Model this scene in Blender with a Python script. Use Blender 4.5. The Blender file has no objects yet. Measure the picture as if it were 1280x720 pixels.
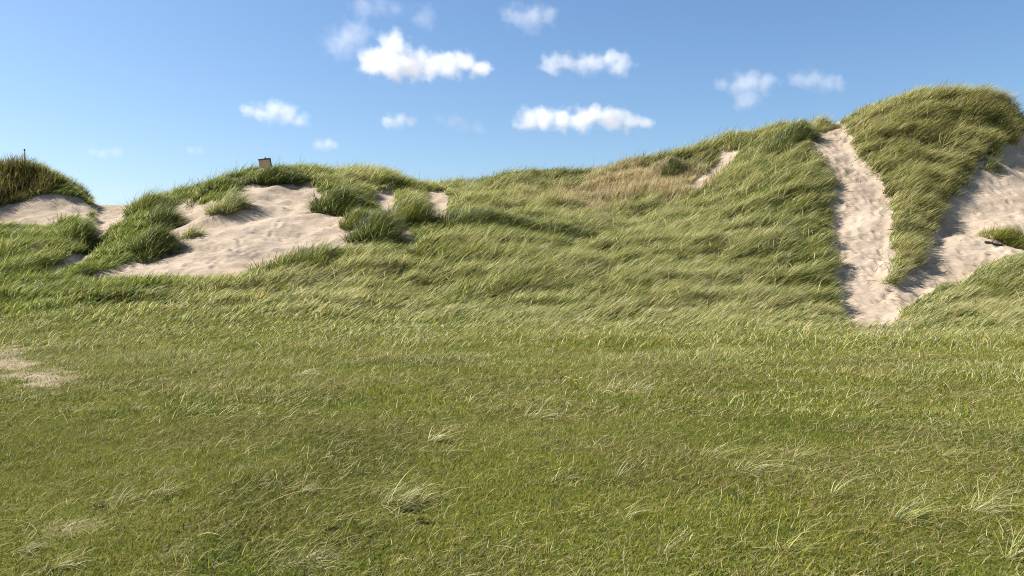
import bpy, bmesh, math, random
import numpy as np

SEED = 7
rng = np.random.default_rng(SEED)
random.seed(SEED)
S = bpy.context.scene
COL = S.collection

# ----------------------------------------------------------------- camera
F = 960.0                      # focal length in pixels of a 1280 px wide frame (27 mm on 36 mm)
CAM_Z = 1.6
PITCH = math.atan(20.0 / F)    # looking slightly down
cam_d = bpy.data.cameras.new('camera'); cam_d.lens = 27.0; cam_d.sensor_width = 36.0
cam_d.clip_start = 0.1; cam_d.clip_end = 30000.0
cam = bpy.data.objects.new('camera', cam_d); COL.objects.link(cam)
cam.location = (0, 0, CAM_Z); cam.rotation_euler = (math.pi / 2 - PITCH, 0, 0)
S.camera = cam


def ray(px, py):
    """direction of the sight line through a photo pixel, scaled so that y = 1"""
    u = (px - 640.0) / F; v = (360.0 - py) / F
    y = math.cos(PITCH) + v * math.sin(PITCH)
    z = -math.sin(PITCH) + v * math.cos(PITCH)
    return u / y, z / y


def at(px, py, Y):
    a, b = ray(px, py)
    return (a * Y, Y, CAM_Z + b * Y)


# ----------------------------------------------------------------- noise
def vnoise(x, y, seed=0):
    xi = np.floor(x).astype(np.int64); yi = np.floor(y).astype(np.int64)
    fx = x - xi; fy = y - yi
    fx = fx * fx * fx * (fx * (fx * 6 - 15) + 10); fy = fy * fy * fy * (fy * (fy * 6 - 15) + 10)

    def h(i, j):
        n = (i * 374761393 + j * 668265263 + seed * 974634777) & 0xFFFFFFFF
        n = ((n ^ (n >> 13)) * 1274126177) & 0xFFFFFFFF
        n = (n ^ (n >> 16)) & 0xFFFFFFFF
        return n / 4294967295.0
    a = h(xi, yi); b = h(xi + 1, yi); c = h(xi, yi + 1); d = h(xi + 1, yi + 1)
    return (a * (1 - fx) + b * fx) * (1 - fy) + (c * (1 - fx) + d * fx) * fy


def fbm(x, y, octv=4, seed=0):
    s = 0; a = 0.5; t = 0
    for k in range(octv):
        s = s + a * vnoise(x * 2 ** k, y * 2 ** k, seed + 17 * k); t += a; a *= 0.5
    return s / t


def sstep(a, b, x):
    t = np.clip((x - a) / (b - a), 0, 1)
    return t * t * (3 - 2 * t)


# ----------------------------------------------------------------- terrain shape
# bare ground heights: (photo column, photo row, distance in metres), grass not counted
PTS = [
    # left edge: berm, front ridge, shaded sand, hummock
    (0, 348, 27.5), (0, 318, 31), (0, 303, 33.5), (60, 300, 34), (112, 284, 36), (30, 285, 38), (75, 262, 41), (20, 262, 41), (50, 240, 42.5),
    (40, 219, 44), (0, 217, 44), (-60, 220, 44), (80, 236, 44.5), (112, 258, 45.5), (-60, 300, 34), (-60, 348, 27.5),
    (150, 254, 47), (150, 263, 43.5), (130, 282, 38), (100, 304, 33.5), (50, 334, 29),
    # middle ridge and crest
    (120, 330, 29.5), (165, 308, 32), (190, 282, 36), (215, 264, 39), (250, 243, 41), (290, 222, 43), (340, 220, 43.5), (400, 217, 44),
    (440, 219, 44.5), (500, 231, 45), (545, 239, 46), (600, 232, 48), (650, 230, 49), (700, 225, 49), (760, 216, 49), (820, 203, 49),
    (860, 192, 49), (905, 172, 48), (940, 169, 47), (975, 166, 45), (1000, 163, 44), (1030, 159, 44), (1060, 165, 43), (1100, 146, 44),
    (1150, 130, 44.5), (1200, 122, 45), (1250, 132, 45), (1275, 155, 45), (1292, 170, 45),
    # blowout
    (340, 228, 40), (300, 236, 38.8), (395, 243, 39), (440, 272, 35.5), (330, 270, 35), (250, 300, 31.5), (330, 308, 31.2), (400, 298, 32.2),
    (160, 341, 28), (250, 333, 28.6), (340, 325, 29.2), (270, 262, 36.5), (220, 295, 32.5),
    (425, 256, 38), (460, 290, 34), (510, 272, 36.5), (545, 262, 38.5), (495, 296, 33), (600, 288, 35), (620, 272, 37.5),
    # middle slope
    (500, 338, 28.8), (500, 368, 26.2), (600, 338, 29), (600, 372, 26.2), (700, 268, 40), (700, 308, 33.5), (700, 352, 28.3), (800, 258, 41),
    (800, 308, 33.5), (800, 362, 27.3), (890, 206, 45), (900, 258, 38.5), (900, 316, 32), (900, 372, 26.8), (980, 210, 40), (980, 268, 35.2),
    (980, 328, 30.6), (980, 378, 26.6), (1030, 215, 38.8), (1042, 270, 34.6), (1045, 330, 30),
    # paths and the grass wedge between them
    (1035, 175, 42), (1062, 215, 38.5), (1078, 260, 34.8), (1082, 310, 31), (1086, 350, 28.4), (1086, 392, 25.2),
    (1122, 343, 29), (1120, 292, 33), (1120, 234, 37.2), (1110, 182, 41), (1180, 210, 39.5), (1185, 270, 35.2), (1230, 175, 42.5), (1150, 318, 31.3),
    (1140, 356, 28.2), (1200, 312, 31.8), (1240, 265, 35.6), (1268, 212, 40), (1285, 185, 43),
    (1280, 325, 30.2), (1200, 366, 27.3), (1280, 376, 26.3), (1275, 292, 33.2), (1285, 250, 37),
    # beyond the frame
    (1400, 175, 46), (1400, 250, 39), (1400, 340, 29), (1550, 210, 46), (1550, 345, 28), (1700, 260, 45),
    (-160, 235, 45), (-160, 300, 35), (-160, 350, 27.5), (-320, 230, 46), (-320, 350, 27.5), (-480, 270, 45),
]
CTRL = [at(*p) for p in PTS]
for X in range(-50, 51, 10):
    for Y in (-20, -6, 4, 11, 18):
        CTRL.append((X * (0.45 + Y / 40.0 if Y > 0 else 1.0), Y, 0.0))
    for Y, Z in ((54, 4.2), (64, 1.5), (80, 0.0)):
        CTRL.append((X * 1.5, Y, Z if X < 20 else Z * 1.3))
CTRL = np.array(CTRL)


def tps_fit(P, lam=0.002):
    n = len(P); xy = P[:, :2] / 10.0
    d2 = ((xy[:, None] - xy[None]) ** 2).sum(-1)
    K = 0.5 * d2 * np.log(d2 + 1e-12) + lam * np.eye(n)
    A = np.zeros((n + 3, n + 3)); A[:n, :n] = K
    A[:n, n] = 1; A[:n, n + 1:] = xy; A[n, :n] = 1; A[n + 1:, :n] = xy.T
    return np.linalg.solve(A, np.r_[P[:, 2], 0, 0, 0]), xy


TW, TXY = tps_fit(CTRL)


def tps(x, y):
    x = np.asarray(x, float) / 10; y = np.asarray(y, float) / 10
    r = TW[-3] + TW[-2] * x + TW[-1] * y
    for w, (cx, cy) in zip(TW[:-3], TXY):
        d2 = (x - cx) ** 2 + (y - cy) ** 2
        r = r + w * 0.5 * d2 * np.log(d2 + 1e-12)
    return r


def base_h(x, y):
    x = np.asarray(x, float); y = np.asarray(y, float)
    cx = np.clip(x, -62, 62); cy = np.clip(y, -18, 82)
    h = tps(cx, cy)
    w = (1 - sstep(52, 95, np.abs(x))) * (1 - sstep(62, 84, y)) * sstep(12, 21, y)
    h = np.maximum(h, -0.25) * w
    far = sstep(24, 30, y) * (1 - sstep(60, 84, y))
    h = h + w * far * ((fbm(x * 0.55, y * 0.55, 3, 3) - 0.5) * 0.55 + (fbm(x * 0.45 + 40, y * 0.9 - x * 0.15, 2, 6) - 0.5) * 0.34 * sstep(25, 29, y) * (1 - sstep(46, 50, y)))
    h = h + (fbm(x * 0.16, y * 0.16, 2, 9) - 0.5) * 0.16 * (1 - w) * (1 - sstep(80, 300, np.hypot(x, y)))
    h = h + (fbm(x * 1.1, y * 1.1, 2, 5) - 0.5) * 0.05
    return h


# single tussocks: (photo column, row of the foot, radii, blade height, blade count, colour mix, label)
TUSS = [
    (510, 272, 0.95, 0.8, 0.85, 2600, 'LUSH', 'round bright green tussock between two small bare sand patches'),
    (424, 257, 1.35, 0.8, 0.75, 3000, 'COOL', 'wide dark tussock overhanging the right top of the bare sand face'),
    (468, 292, 1.1, 0.9, 0.85, 2800, 'COOL', 'dark shaggy tussock left of the small sand scrap, below the round green one'),
    (440, 280, 0.6, 0.5, 0.6, 1100, 'LUSH', 'small green tussock at the right rim of the bare sand face'),
    (282, 262, 0.8, 0.5, 0.8, 1500, 'SAGE', 'grey-green drooping tussock on the top left of the bare sand face'),
    (238, 296, 0.42, 0.3, 0.5, 420, 'SAGE', 'thin pale tuft standing alone on the left part of the bare sand'),
    (212, 312, 0.38, 0.3, 0.45, 340, 'SAGE', 'small sparse tuft lowest on the left part of the bare sand'),
    (196, 282, 0.9, 0.7, 0.85, 2200, 'COOL', 'tall blue-green tussock on the ridge left of the bare sand face'),
    (188, 305, 0.9, 0.7, 0.7, 1900, 'COOL', 'bushy grey-green tussock hanging over the sand at the foot of the left ridge'),
    (180, 262, 0.8, 0.6, 0.8, 1500, 'LUSH', 'upright green tussock right of the sky gap between the left dunes'),
    (400, 330, 1.0, 0.6, 0.65, 1900, 'LUSH', 'green tussock at the lower right corner of the bare sand face'),
    (362, 335, 1.1, 0.6, 0.65, 1900, 'LUSH', 'green spiky tussock at the middle of the lower edge of the bare sand face'),
    (590, 284, 1.7, 0.8, 0.75, 3800, 'COOL', 'long dark tussock on the middle slope right of the sand patches'),
    (640, 292, 1.2, 0.7, 0.6, 2200, 'COOL', 'dark low tussock on the middle slope, furthest right of the dark ones'),
    (1258, 298, 0.85, 0.45, 0.40, 1700, 'YEL', 'low yellowish green tussock at the right edge above the dead stick'),
    (268, 240, 1.0, 0.45, 0.7, 1700, 'COOL', 'dark fringe of grass over the upper left rim of the bare sand face'),
    (338, 224, 1.7, 0.4, 0.6, 2600, 'COOL', 'dark fringe of grass on the crest just under the sign board'),
    (705, 300, 1.5, 0.6, 0.55, 2200, 'COOL', 'low dark tussock in the middle of the slope below the straw coloured grass'),
    (836, 212, 1.0, 0.6, 0.7, 1500, 'COOL', 'dark tussock at the upper end of the straw coloured grass beside the slanting sand scar'),
    (985, 176, 1.3, 0.6, 0.75, 2200, 'COOL', 'dark tussock on the crest left of the top of the sand path'),
    (150, 392, 1.6, 0.5, 0.30, 1500, 'COOL', 'low dark tussock on the lawn edge at the foot of the left dune'),
    (100, 300, 1.0, 0.6, 0.75, 1800, 'COOL', 'dark tussock added for the shaded underside at the right end of the front grass ridge beside the sand strip'),  # dark blades stand in for the shade under this end of the ridge
    (1024, 160, 0.8, 0.5, 0.65, 900, 'PAL', 'pale sparse tussock on the skyline at the top of the sand path'),
    (1237, 208, 0.5, 0.4, 0.5, 450, 'COOL', 'small dark tuft at the edge of the wedge on the right sand slope'),
]
# fine terrain grid -----------------------------------------------------------
def axis(lo, hi, step, out_lo, out_hi, grow=1.22):
    a = list(np.arange(lo, hi + step / 2, step))
    d = step
    while a[-1] < out_hi: d *= grow; a.append(a[-1] + d)
    d = step
    while a[0] > out_lo: d *= grow; a.insert(0, a[0] - d)
    return np.array(a)


GX = axis(-34.0, 34.0, 0.075, -4000, 4000)
GYf = np.arange(22.0, 48.5, 0.075)
GYn = np.arange(2.0, 21.9, 0.16)
GY = np.r_[axis(2.0, 2.1, 0.16, -3000, 2.0)[:-1], GYn[1:], GYf, axis(49.0, 49.1, 0.4, 49, 6000)]
GY = np.unique(np.round(GY, 4))
NX, NY = len(GX), len(GY)
MX, MY = np.meshgrid(GX, GY)
H = base_h(MX.ravel(), MY.ravel()).reshape(NY, NX)


def ground(x, y):
    """height of the finished terrain sheet (bilinear)"""
    x = np.asarray(x, float); y = np.asarray(y, float)
    i = np.clip(np.searchsorted(GX, x) - 1, 0, NX - 2); j = np.clip(np.searchsorted(GY, y) - 1, 0, NY - 2)
    fx = (x - GX[i]) / (GX[i + 1] - GX[i]); fy = (y - GY[j]) / (GY[j + 1] - GY[j])
    return (H[j, i] * (1 - fx) + H[j, i + 1] * fx) * (1 - fy) + (H[j + 1, i] * (1 - fx) + H[j + 1, i + 1] * fx) * fy


def spot(px, py, y0=3.0, y1=56.0):
    """the place on the terrain that a photo pixel shows"""
    a, b = ray(px, py)
    Y = np.arange(y0, y1, 0.03)
    g = ground(a * Y, Y) - (CAM_Z + b * Y)
    k = np.argmax(g >= 0)
    if g[k] < 0:
        k = int(np.argmax(g))
    return np.array([a * Y[k], Y[k], float(ground(a * Y[k], Y[k]))])


def in_poly(x, y, poly):
    res = np.zeros(x.shape, bool); n = len(poly)
    for k in range(n):
        x0, y0 = poly[k]; x1, y1 = poly[(k + 1) % n]
        if y0 == y1: continue
        c = ((y0 > y) != (y1 > y)) & (x < (x1 - x0) * (y - y0) / (y1 - y0) + x0)
        res ^= c
    return res


def poly_of(pp, y0=3.0, y1=56.0, dy=0.0):
    return [tuple(spot(px, py + dy, y0, y1)[:2]) for px, py in pp]


SAND = {
    'path': poly_of([(1004, 158), (1056, 158), (1068, 188), (1094, 215), (1110, 250), (1115, 290), (1115, 330), (1113, 356), (1122, 370), (1152, 362), (1132, 384), (1112, 404), (1062, 406),
                     (1040, 376), (1037, 340), (1041, 315), (1035, 285), (1039, 262), (1038, 230), (1028, 205), (1014, 185)]) + [],
    'slope': poly_of([(1112, 358), (1138, 336), (1156, 302), (1176, 262), (1210, 215), (1246, 185), (1300, 165), (1420, 190), (1400, 304), (1290, 318), (1236, 332),
                      (1211, 347), (1164, 368), (1130, 382)]),
    'blowout': poly_of([(78, 370), (122, 342), (165, 326), (190, 318), (204, 300), (188, 280), (198, 262), (232, 252), (268, 260), (286, 250), (288, 228), (330, 221), (378, 227), (402, 240), (408, 258), (430, 264), (450, 282),
                        (460, 312), (414, 324), (394, 344), (360, 338), (335, 349), (290, 350), (240, 357), (180, 366), (120, 374)], 27, 45),
    'strip': poly_of([(20, 354), (58, 336), (90, 316), (110, 298), (112, 262), (110, 250)], 27, 50) + [(-28.5, 53.0), (-25.0, 53.0)] + poly_of([(178, 246), (160, 262), (146, 282), (127, 306), (98, 330), (50, 354)], 27, 50),
    'shade': poly_of([(-30, 310), (-30, 260), (30, 250), (60, 244), (100, 249), (120, 256), (120, 280), (60, 300), (20, 308)], 36.5, 50),
    'gap': poly_of([(528, 238), (558, 238), (560, 284), (532, 284)], 33, 50),
    'hollow': poly_of([(462, 238), (490, 240), (496, 276), (470, 274)], 30, 50),
    'nook': poly_of([(474, 292), (510, 286), (518, 312), (480, 314)], 30, 45),
    'scar': poly_of([(858, 236), (900, 191), (921, 189), (899, 214), (872, 238)], 36, 50),
}


def seg_dist(x, y, poly):
    d = np.full(x.shape, 1e9); n = len(poly)
    for k in range(n):
        x0, y0 = poly[k]; x1, y1 = poly[(k + 1) % n]
        dx, dy = x1 - x0, y1 - y0; L2 = dx * dx + dy * dy + 1e-9
        t = np.clip(((x - x0) * dx + (y - y0) * dy) / L2, 0, 1)
        d = np.minimum(d, np.hypot(x - x0 - t * dx, y - y0 - t * dy))
    return d


def sdf(x, y, key):
    p = SAND[key]; d = seg_dist(x, y, p)
    return np.where(in_poly(x, y, p), d, -d)


# signed distance to sand on the fine part of the grid (positive inside)
fx = np.where((GX > -36) & (GX < 36))[0]; fy = np.where((GY > 21.5) & (GY < 56))[0]
_a, _b = np.array(SAND['path'][0]), np.array(SAND['path'][1])       # the path runs on over the crest
SAND['path'][0:1] = [tuple(_b * 1.13), tuple(_a * 1.13), tuple(_a)]
SAND['path'] = SAND['path'][3:] + SAND['path'][2:3][::-1] + [SAND['path'][1], SAND['path'][0]]
SX, SY = np.meshgrid(GX[fx], GY[fy])
wob = (fbm(SX * 1.3, SY * 1.3, 3, 21) - 0.5) * 0.9
SD = {}
for k in SAND:
    px_ = np.array(SAND[k]); m = 2.0
    sel = (SX > px_[:, 0].min() - m) & (SX < px_[:, 0].max() + m) & (SY > px_[:, 1].min() - m) & (SY < px_[:, 1].max() + m)
    d = np.full(SX.shape, -2.0); d[sel] = np.maximum(sdf(SX[sel], SY[sel], k), -2.0)
    SD[k] = d + wob * np.clip(1 + d * 0.5, 0, 1) * (0.45 if k in ('gap', 'hollow', 'nook', 'scar', 'strip') else 1.0)
SALL = np.max(np.stack(list(SD.values())), 0)


def sand_d(x, y):
    """signed distance to the nearest bare sand, by lookup"""
    gx = GX[fx]; gy = GY[fy]
    i = np.clip(np.round(np.interp(x, gx, np.arange(len(gx)))).astype(int), 0, len(gx) - 1)
    j = np.clip(np.round(np.interp(y, gy, np.arange(len(gy)))).astype(int), 0, len(gy) - 1)
    r = SALL[j, i]
    out = (x < gx[0]) | (x > gx[-1]) | (y < gy[0]) | (y > gy[-1])
    return np.where(out, -2.0, r)


# carve the sand: paths lie lower than their grassy banks, footprints, wind ripples
carve = np.zeros(SX.shape)
for k, dep in (('path', 0.26), ('slope', 0.24), ('blowout', 0.18), ('strip', 0.35), ('scar', 0.2), ('gap', 0.1), ('hollow', 0.1), ('nook', 0.1), ('shade', 0.1)):
    carve -= dep * sstep(-0.25, 0.55, SD[k])
sandw = sstep(0.0, 0.5, SALL)
slump = (fbm(SX * 0.9 + SY * 0.5, SY * 1.8 - SX * 0.4, 3, 31) - 0.5) * 0.22
carve += sandw * slump
prints = np.zeros(SX.shape)
gx, gy = GX[fx], GY[fy]
n_try = 0
cand_x = rng.uniform(-33, 33, 60000); cand_y = rng.uniform(23, 47.5, 60000)
sdv = sand_d(cand_x, cand_y)
pathness = {}
for k in ('path', 'slope', 'blowout'):
    i = np.clip(np.searchsorted(gx, cand_x), 0, len(gx) - 1); j = np.clip(np.searchsorted(gy, cand_y), 0, len(gy) - 1)
    pathness[k] = SD[k][j, i]
prob = np.where(pathness['path'] > 0.15, 1.0, np.where(pathness['slope'] > 0.2, 0.42, 0.0))
low = sstep(35, 31, cand_y) * sstep(-8, -12, cand_x) + 0.12
prob = np.where(pathness['blowout'] > 0.3, 0.5 * np.clip(low, 0, 1), prob)
dens = 60000 / (66 * 24.5)
keep = (rng.random(60000) < prob * 6.5 * np.clip(2.4 * fbm(cand_x * 0.8, cand_y * 0.8, 2, 55) - 0.3, 0.1, 1.6) / dens)
for x0, y0 in zip(cand_x[keep], cand_y[keep]):
    i0, i1 = np.searchsorted(gx, (x0 - 0.55, x0 + 0.55)); j0, j1 = np.searchsorted(gy, (y0 - 0.55, y0 + 0.55))
    if i1 - i0 < 2 or j1 - j0 < 2: continue
    a = rng.normal(math.pi / 2 + 0.1, 0.5); ca, sa = math.cos(a), math.sin(a)
    dx = SX[j0:j1, i0:i1] - x0; dy = SY[j0:j1, i0:i1] - y0
    u = (dx * ca + dy * sa) / rng.uniform(0.17, 0.26); v = (-dx * sa + dy * ca) / rng.uniform(0.10, 0.15)
    r2 = u * u + v * v
    dep = rng.uniform(0.025, 0.075)
    prints[j0:j1, i0:i1] += dep * (-np.exp(-r2 * 1.1) + 0.45 * np.exp(-(np.sqrt(r2) - 1.55) ** 2 * 5))
prints = np.clip(prints, -0.16, 0.09)
H[np.ix_(fy, fx)] += carve + prints * sstep(0.05, 0.3, SALL)


# low mounds of caught sand under the tussocks
MOUND = [spot(a[0], a[1], 24 if a[0] > 120 else 3) for a in TUSS]
for a, c in zip(TUSS, MOUND):
    i0, i1 = np.searchsorted(gx, (c[0] - 3 * a[2], c[0] + 3 * a[2])); j0, j1 = np.searchsorted(gy, (c[1] - 3 * a[3], c[1] + 3 * a[3]))
    e = np.exp(-((SX[j0:j1, i0:i1] - c[0]) / a[2]) ** 2 - ((SY[j0:j1, i0:i1] - c[1]) / a[3]) ** 2)
    H[fy[j0]:fy[j0] + (j1 - j0), fx[i0]:fx[i0] + (i1 - i0)] += 0.6 * a[4] * e


# ----------------------------------------------------------------- materials
def nodes_of(name):
    m = bpy.data.materials.new(name); m.use_nodes = True
    nt = m.node_tree; nt.nodes.clear()
    out = nt.nodes.new('ShaderNodeOutputMaterial')
    return m, nt, out


def N(nt, typ, **kw):
    n = nt.nodes.new(typ)
    for k, v in kw.items(): setattr(n, k, v)
    return n


def ramp(nt, stops):
    r = N(nt, 'ShaderNodeValToRGB'); e = r.color_ramp.elements
    while len(e) < len(stops): e.new(0.5)
    for q, (p, c) in zip(e, stops): q.position = p; q.color = (*c, 1)
    return r


def noise_node(nt, vec, scale, detail=4, rough=0.55):
    n = N(nt, 'ShaderNodeTexNoise'); n.inputs['Scale'].default_value = scale
    n.inputs['Detail'].default_value = detail; n.inputs['Roughness'].default_value = rough
    nt.links.new(vec, n.inputs['Vector']); return n.outputs['Fac']


def mixc(nt, fac, a, b, mode='MIX'):
    m = N(nt, 'ShaderNodeMix', data_type='RGBA', blend_type=mode)
    for s, v in ((m.inputs[0], fac), (m.inputs[6], a), (m.inputs[7], b)):
        if hasattr(v, 'links'): nt.links.new(v, s)
        elif isinstance(v, (int, float)): s.default_value = v
        else: s.default_value = (*v, 1)
    return m.outputs[2]


def sand_material():
    m, nt, out = nodes_of('dry_sand')
    tc = N(nt, 'ShaderNodeTexCoord').outputs['Object']
    b = N(nt, 'ShaderNodeBsdfPrincipled'); b.inputs['Roughness'].default_value = 0.95; b.inputs['Specular IOR Level'].default_value = 0.1
    n1 = noise_node(nt, tc, 0.45, 5); n2 = noise_node(nt, tc, 7.0, 5, 0.7); n3 = noise_node(nt, tc, 60.0, 2)
    r1 = ramp(nt, [(0.3, (0.325, 0.25, 0.175)), (0.7, (0.43, 0.34, 0.25))]); nt.links.new(n1, r1.inputs[0])
    r2 = ramp(nt, [(0.25, (0.80, 0.77, 0.74)), (0.6, (1, 1, 1))]); nt.links.new(n2, r2.inputs[0])
    c = mixc(nt, 1.0, r1.outputs[0], r2.outputs[0], 'MULTIPLY')
    nt.links.new(c, b.inputs['Base Color'])
    mp = N(nt, 'ShaderNodeMapping'); mp.inputs['Scale'].default_value = (1.5, 4.0, 1.5); mp.inputs['Rotation'].default_value = (0, 0, 0.5)
    nt.links.new(tc, mp.inputs[0])
    n4 = noise_node(nt, mp.outputs[0], 2.2, 5, 0.6)
    b1 = N(nt, 'ShaderNodeBump'); b1.inputs['Strength'].default_value = 0.5; b1.inputs['Distance'].default_value = 0.10
    nt.links.new(n4, b1.inputs['Height'])
    b2 = N(nt, 'ShaderNodeBump'); b2.inputs['Strength'].default_value = 0.5; b2.inputs['Distance'].default_value = 0.02
    nt.links.new(n2, b2.inputs['Height']); nt.links.new(b1.outputs[0], b2.inputs['Normal'])
    nt.links.new(b2.outputs[0], b.inputs['Normal'])
    nt.links.new(b.outputs[0], out.inputs[0]); return m


def ground_material():
    m, nt, out = nodes_of('turf_soil')
    tc = N(nt, 'ShaderNodeTexCoord').outputs['Object']
    b = N(nt, 'ShaderNodeBsdfPrincipled'); b.inputs['Roughness'].default_value = 0.95; b.inputs['Specular IOR Level'].default_value = 0.1
    n1 = noise_node(nt, tc, 0.5, 5); n2 = noise_node(nt, tc, 22.0, 5, 0.75)
    r1 = ramp(nt, [(0.3, (0.10, 0.118, 0.016)), (0.55, (0.145, 0.15, 0.026)), (0.75, (0.19, 0.17, 0.05))]); nt.links.new(n1, r1.inputs[0])
    r2 = ramp(nt, [(0.3, (0.35, 0.35, 0.3)), (0.65, (1.15, 1.15, 1.05))]); nt.links.new(n2, r2.inputs[0])
    c = mixc(nt, 1.0, r1.outputs[0], r2.outputs[0], 'MULTIPLY')
    at_ = N(nt, 'ShaderNodeAttribute', attribute_name='bare')
    rb = ramp(nt, [(0.3, (0.30, 0.22, 0.14)), (0.7, (0.46, 0.36, 0.26))]); nt.links.new(n2, rb.inputs[0])
    c = mixc(nt, at_.outputs['Fac'], c, rb.outputs[0])
    nt.links.new(c, b.inputs['Base Color'])
    bp = N(nt, 'ShaderNodeBump'); bp.inputs['Strength'].default_value = 0.9; bp.inputs['Distance'].default_value = 0.04
    nt.links.new(n2, bp.inputs['Height']); nt.links.new(bp.outputs[0], b.inputs['Normal'])
    nt.links.new(b.outputs[0], out.inputs[0]); return m


def grass_material(name, transl=0.3, rough=0.5, spec=0.35):
    m, nt, out = nodes_of(name)
    a = N(nt, 'ShaderNodeAttribute', attribute_name='blade_color')
    b = N(nt, 'ShaderNodeBsdfPrincipled'); b.inputs['Roughness'].default_value = rough; b.inputs['Specular IOR Level'].default_value = spec
    t = N(nt, 'ShaderNodeBsdfTranslucent'); mx = N(nt, 'ShaderNodeMixShader'); mx.inputs[0].default_value = transl
    nt.links.new(a.outputs['Color'], b.inputs['Base Color']); nt.links.new(a.outputs['Color'], t.inputs['Color'])
    nt.links.new(b.outputs[0], mx.inputs[1]); nt.links.new(t.outputs[0], mx.inputs[2]); nt.links.new(mx.outputs[0], out.inputs[0])
    return m


def plain(name, c, rough=0.8, spec=0.2, scale=30.0, var=0.5, stretch=(1, 1, 1)):
    m, nt, out = nodes_of(name)
    tc = N(nt, 'ShaderNodeTexCoord').outputs['Object']
    mp = N(nt, 'ShaderNodeMapping'); mp.inputs['Scale'].default_value = stretch; nt.links.new(tc, mp.inputs[0])
    n = noise_node(nt, mp.outputs[0], scale, 4, 0.6)
    r = ramp(nt, [(0.3, tuple(v * (1 - var) for v in c)), (0.7, tuple(v * (1 + var * 0.5) for v in c))]); nt.links.new(n, r.inputs[0])
    b = N(nt, 'ShaderNodeBsdfPrincipled'); b.inputs['Roughness'].default_value = rough; b.inputs['Specular IOR Level'].default_value = spec
    nt.links.new(r.outputs[0], b.inputs['Base Color']); nt.links.new(b.outputs[0], out.inputs[0]); return m


M_SAND = sand_material(); M_GROUND = ground_material()
M_LAWN = grass_material('lawn_grass_blades', 0.35, 0.6, 0.1)
M_MARRAM = grass_material('marram_blades', 0.48, 0.5, 0.28)


# ----------------------------------------------------------------- object helpers
def tag(o, label=None, cat=None, group=None, kind=None):
    if label: o['label'] = label
    if cat: o['category'] = cat
    if group: o['group'] = group
    if kind: o['kind'] = kind
    return o


def mesh_obj(name, V, Fq, mat, parent=None, smooth=True):
    """V (n,3); Fq list of face arrays, each (m,k)"""
    me = bpy.data.meshes.new(name)
    V = np.ascontiguousarray(V, np.float32)
    me.vertices.add(len(V)); me.vertices.foreach_set('co', V.ravel())
    loops = np.concatenate([f.ravel() for f in Fq]).astype(np.int32)
    tot = np.concatenate([np.full(len(f), f.shape[1], np.int32) for f in Fq])
    st = np.concatenate([[0], np.cumsum(tot)[:-1]]).astype(np.int32)
    me.loops.add(len(loops)); me.loops.foreach_set('vertex_index', loops)
    me.polygons.add(len(tot)); me.polygons.foreach_set('loop_start', st); me.polygons.foreach_set('loop_total', tot)
    me.update(calc_edges=True)
    if smooth: me.polygons.foreach_set('use_smooth', np.ones(len(tot), bool))
    me.materials.append(mat)
    o = bpy.data.objects.new(name, me); COL.objects.link(o)
    if parent: o.parent = parent
    return o


def empty(name, loc):
    o = bpy.data.objects.new(name, None); o.location = loc; o.empty_display_size = 0.2; COL.objects.link(o); return o


def bm_obj(name, bm, mat, parent=None, smooth=True):
    me = bpy.data.meshes.new(name); bm.normal_update(); bm.to_mesh(me); bm.free()
    me.materials.append(mat)
    if smooth: me.polygons.foreach_set('use_smooth', np.ones(len(me.polygons), bool))
    o = bpy.data.objects.new(name, me); COL.objects.link(o)
    if parent: o.parent = parent
    return o


# ----------------------------------------------------------------- ground and sand sheets
BARE_POLY = poly_of([(-15, 432), (35, 436), (62, 448), (88, 472), (60, 486), (20, 482), (-15, 478)])
BARE2 = poly_of([(1050, 395), (1110, 392), (1145, 400), (1150, 415), (1090, 424), (1040, 412)])
BARE_SPOTS = [(318, 582, 0.28), (215, 588, 0.12), (222, 560, 0.12), (360, 455, 0.35), (640, 430, 0.3), (985, 408, 0.8), (870, 404, 0.9), (760, 408, 0.6), (100, 660, 0.12), (1180, 402, 0.6), (95, 512, 0.2), (215, 690, 0.12), (380, 700, .1)]


def bare_amount(x, y):
    b = np.zeros(x.shape)
    nz = fbm(x * 2.2, y * 2.2, 3, 44)
    for p, s in ((BARE_POLY, 0.9), (BARE2, 0.9)):
        d = seg_dist(x, y, p); d = np.where(in_poly(x, y, p), d, -d)
        b = np.maximum(b, s * sstep(-0.25, 0.45, d + (nz - 0.5) * 1.3))
    for px, py, r in BARE_SPOTS:
        q = spot(px, py); d = np.hypot((x - q[0]) / 1.6, y - q[1])
        b = np.maximum(b, 0.3 * sstep(1.3, 0.1, d / r + (nz - 0.5) * 2.5))
    return b


V = np.stack([MX.ravel(), MY.ravel(), H.ravel()], 1)
idx = np.arange(NX * NY).reshape(NY, NX)
Q = np.stack([idx[:-1, :-1], idx[:-1, 1:], idx[1:, 1:], idx[1:, :-1]], -1)      # (NY-1,NX-1,4)
region = np.full((NY, NX), 0, np.int8)
names = list(SAND)
sub = np.zeros(SX.shape, np.int8); best = np.full(SX.shape, 0.0)
for q, k in enumerate(names):
    w = SD[k] > best; sub[w] = q + 1; best = np.maximum(best, SD[k])
region[np.ix_(fy, fx)] = sub
rq = region[:-1, :-1]


def sheet(name, sel, mat):
    f = Q[sel]; u, inv = np.unique(f, return_inverse=True)
    return mesh_obj(name, V[u], [inv.reshape(-1, 4)], mat), u


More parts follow.
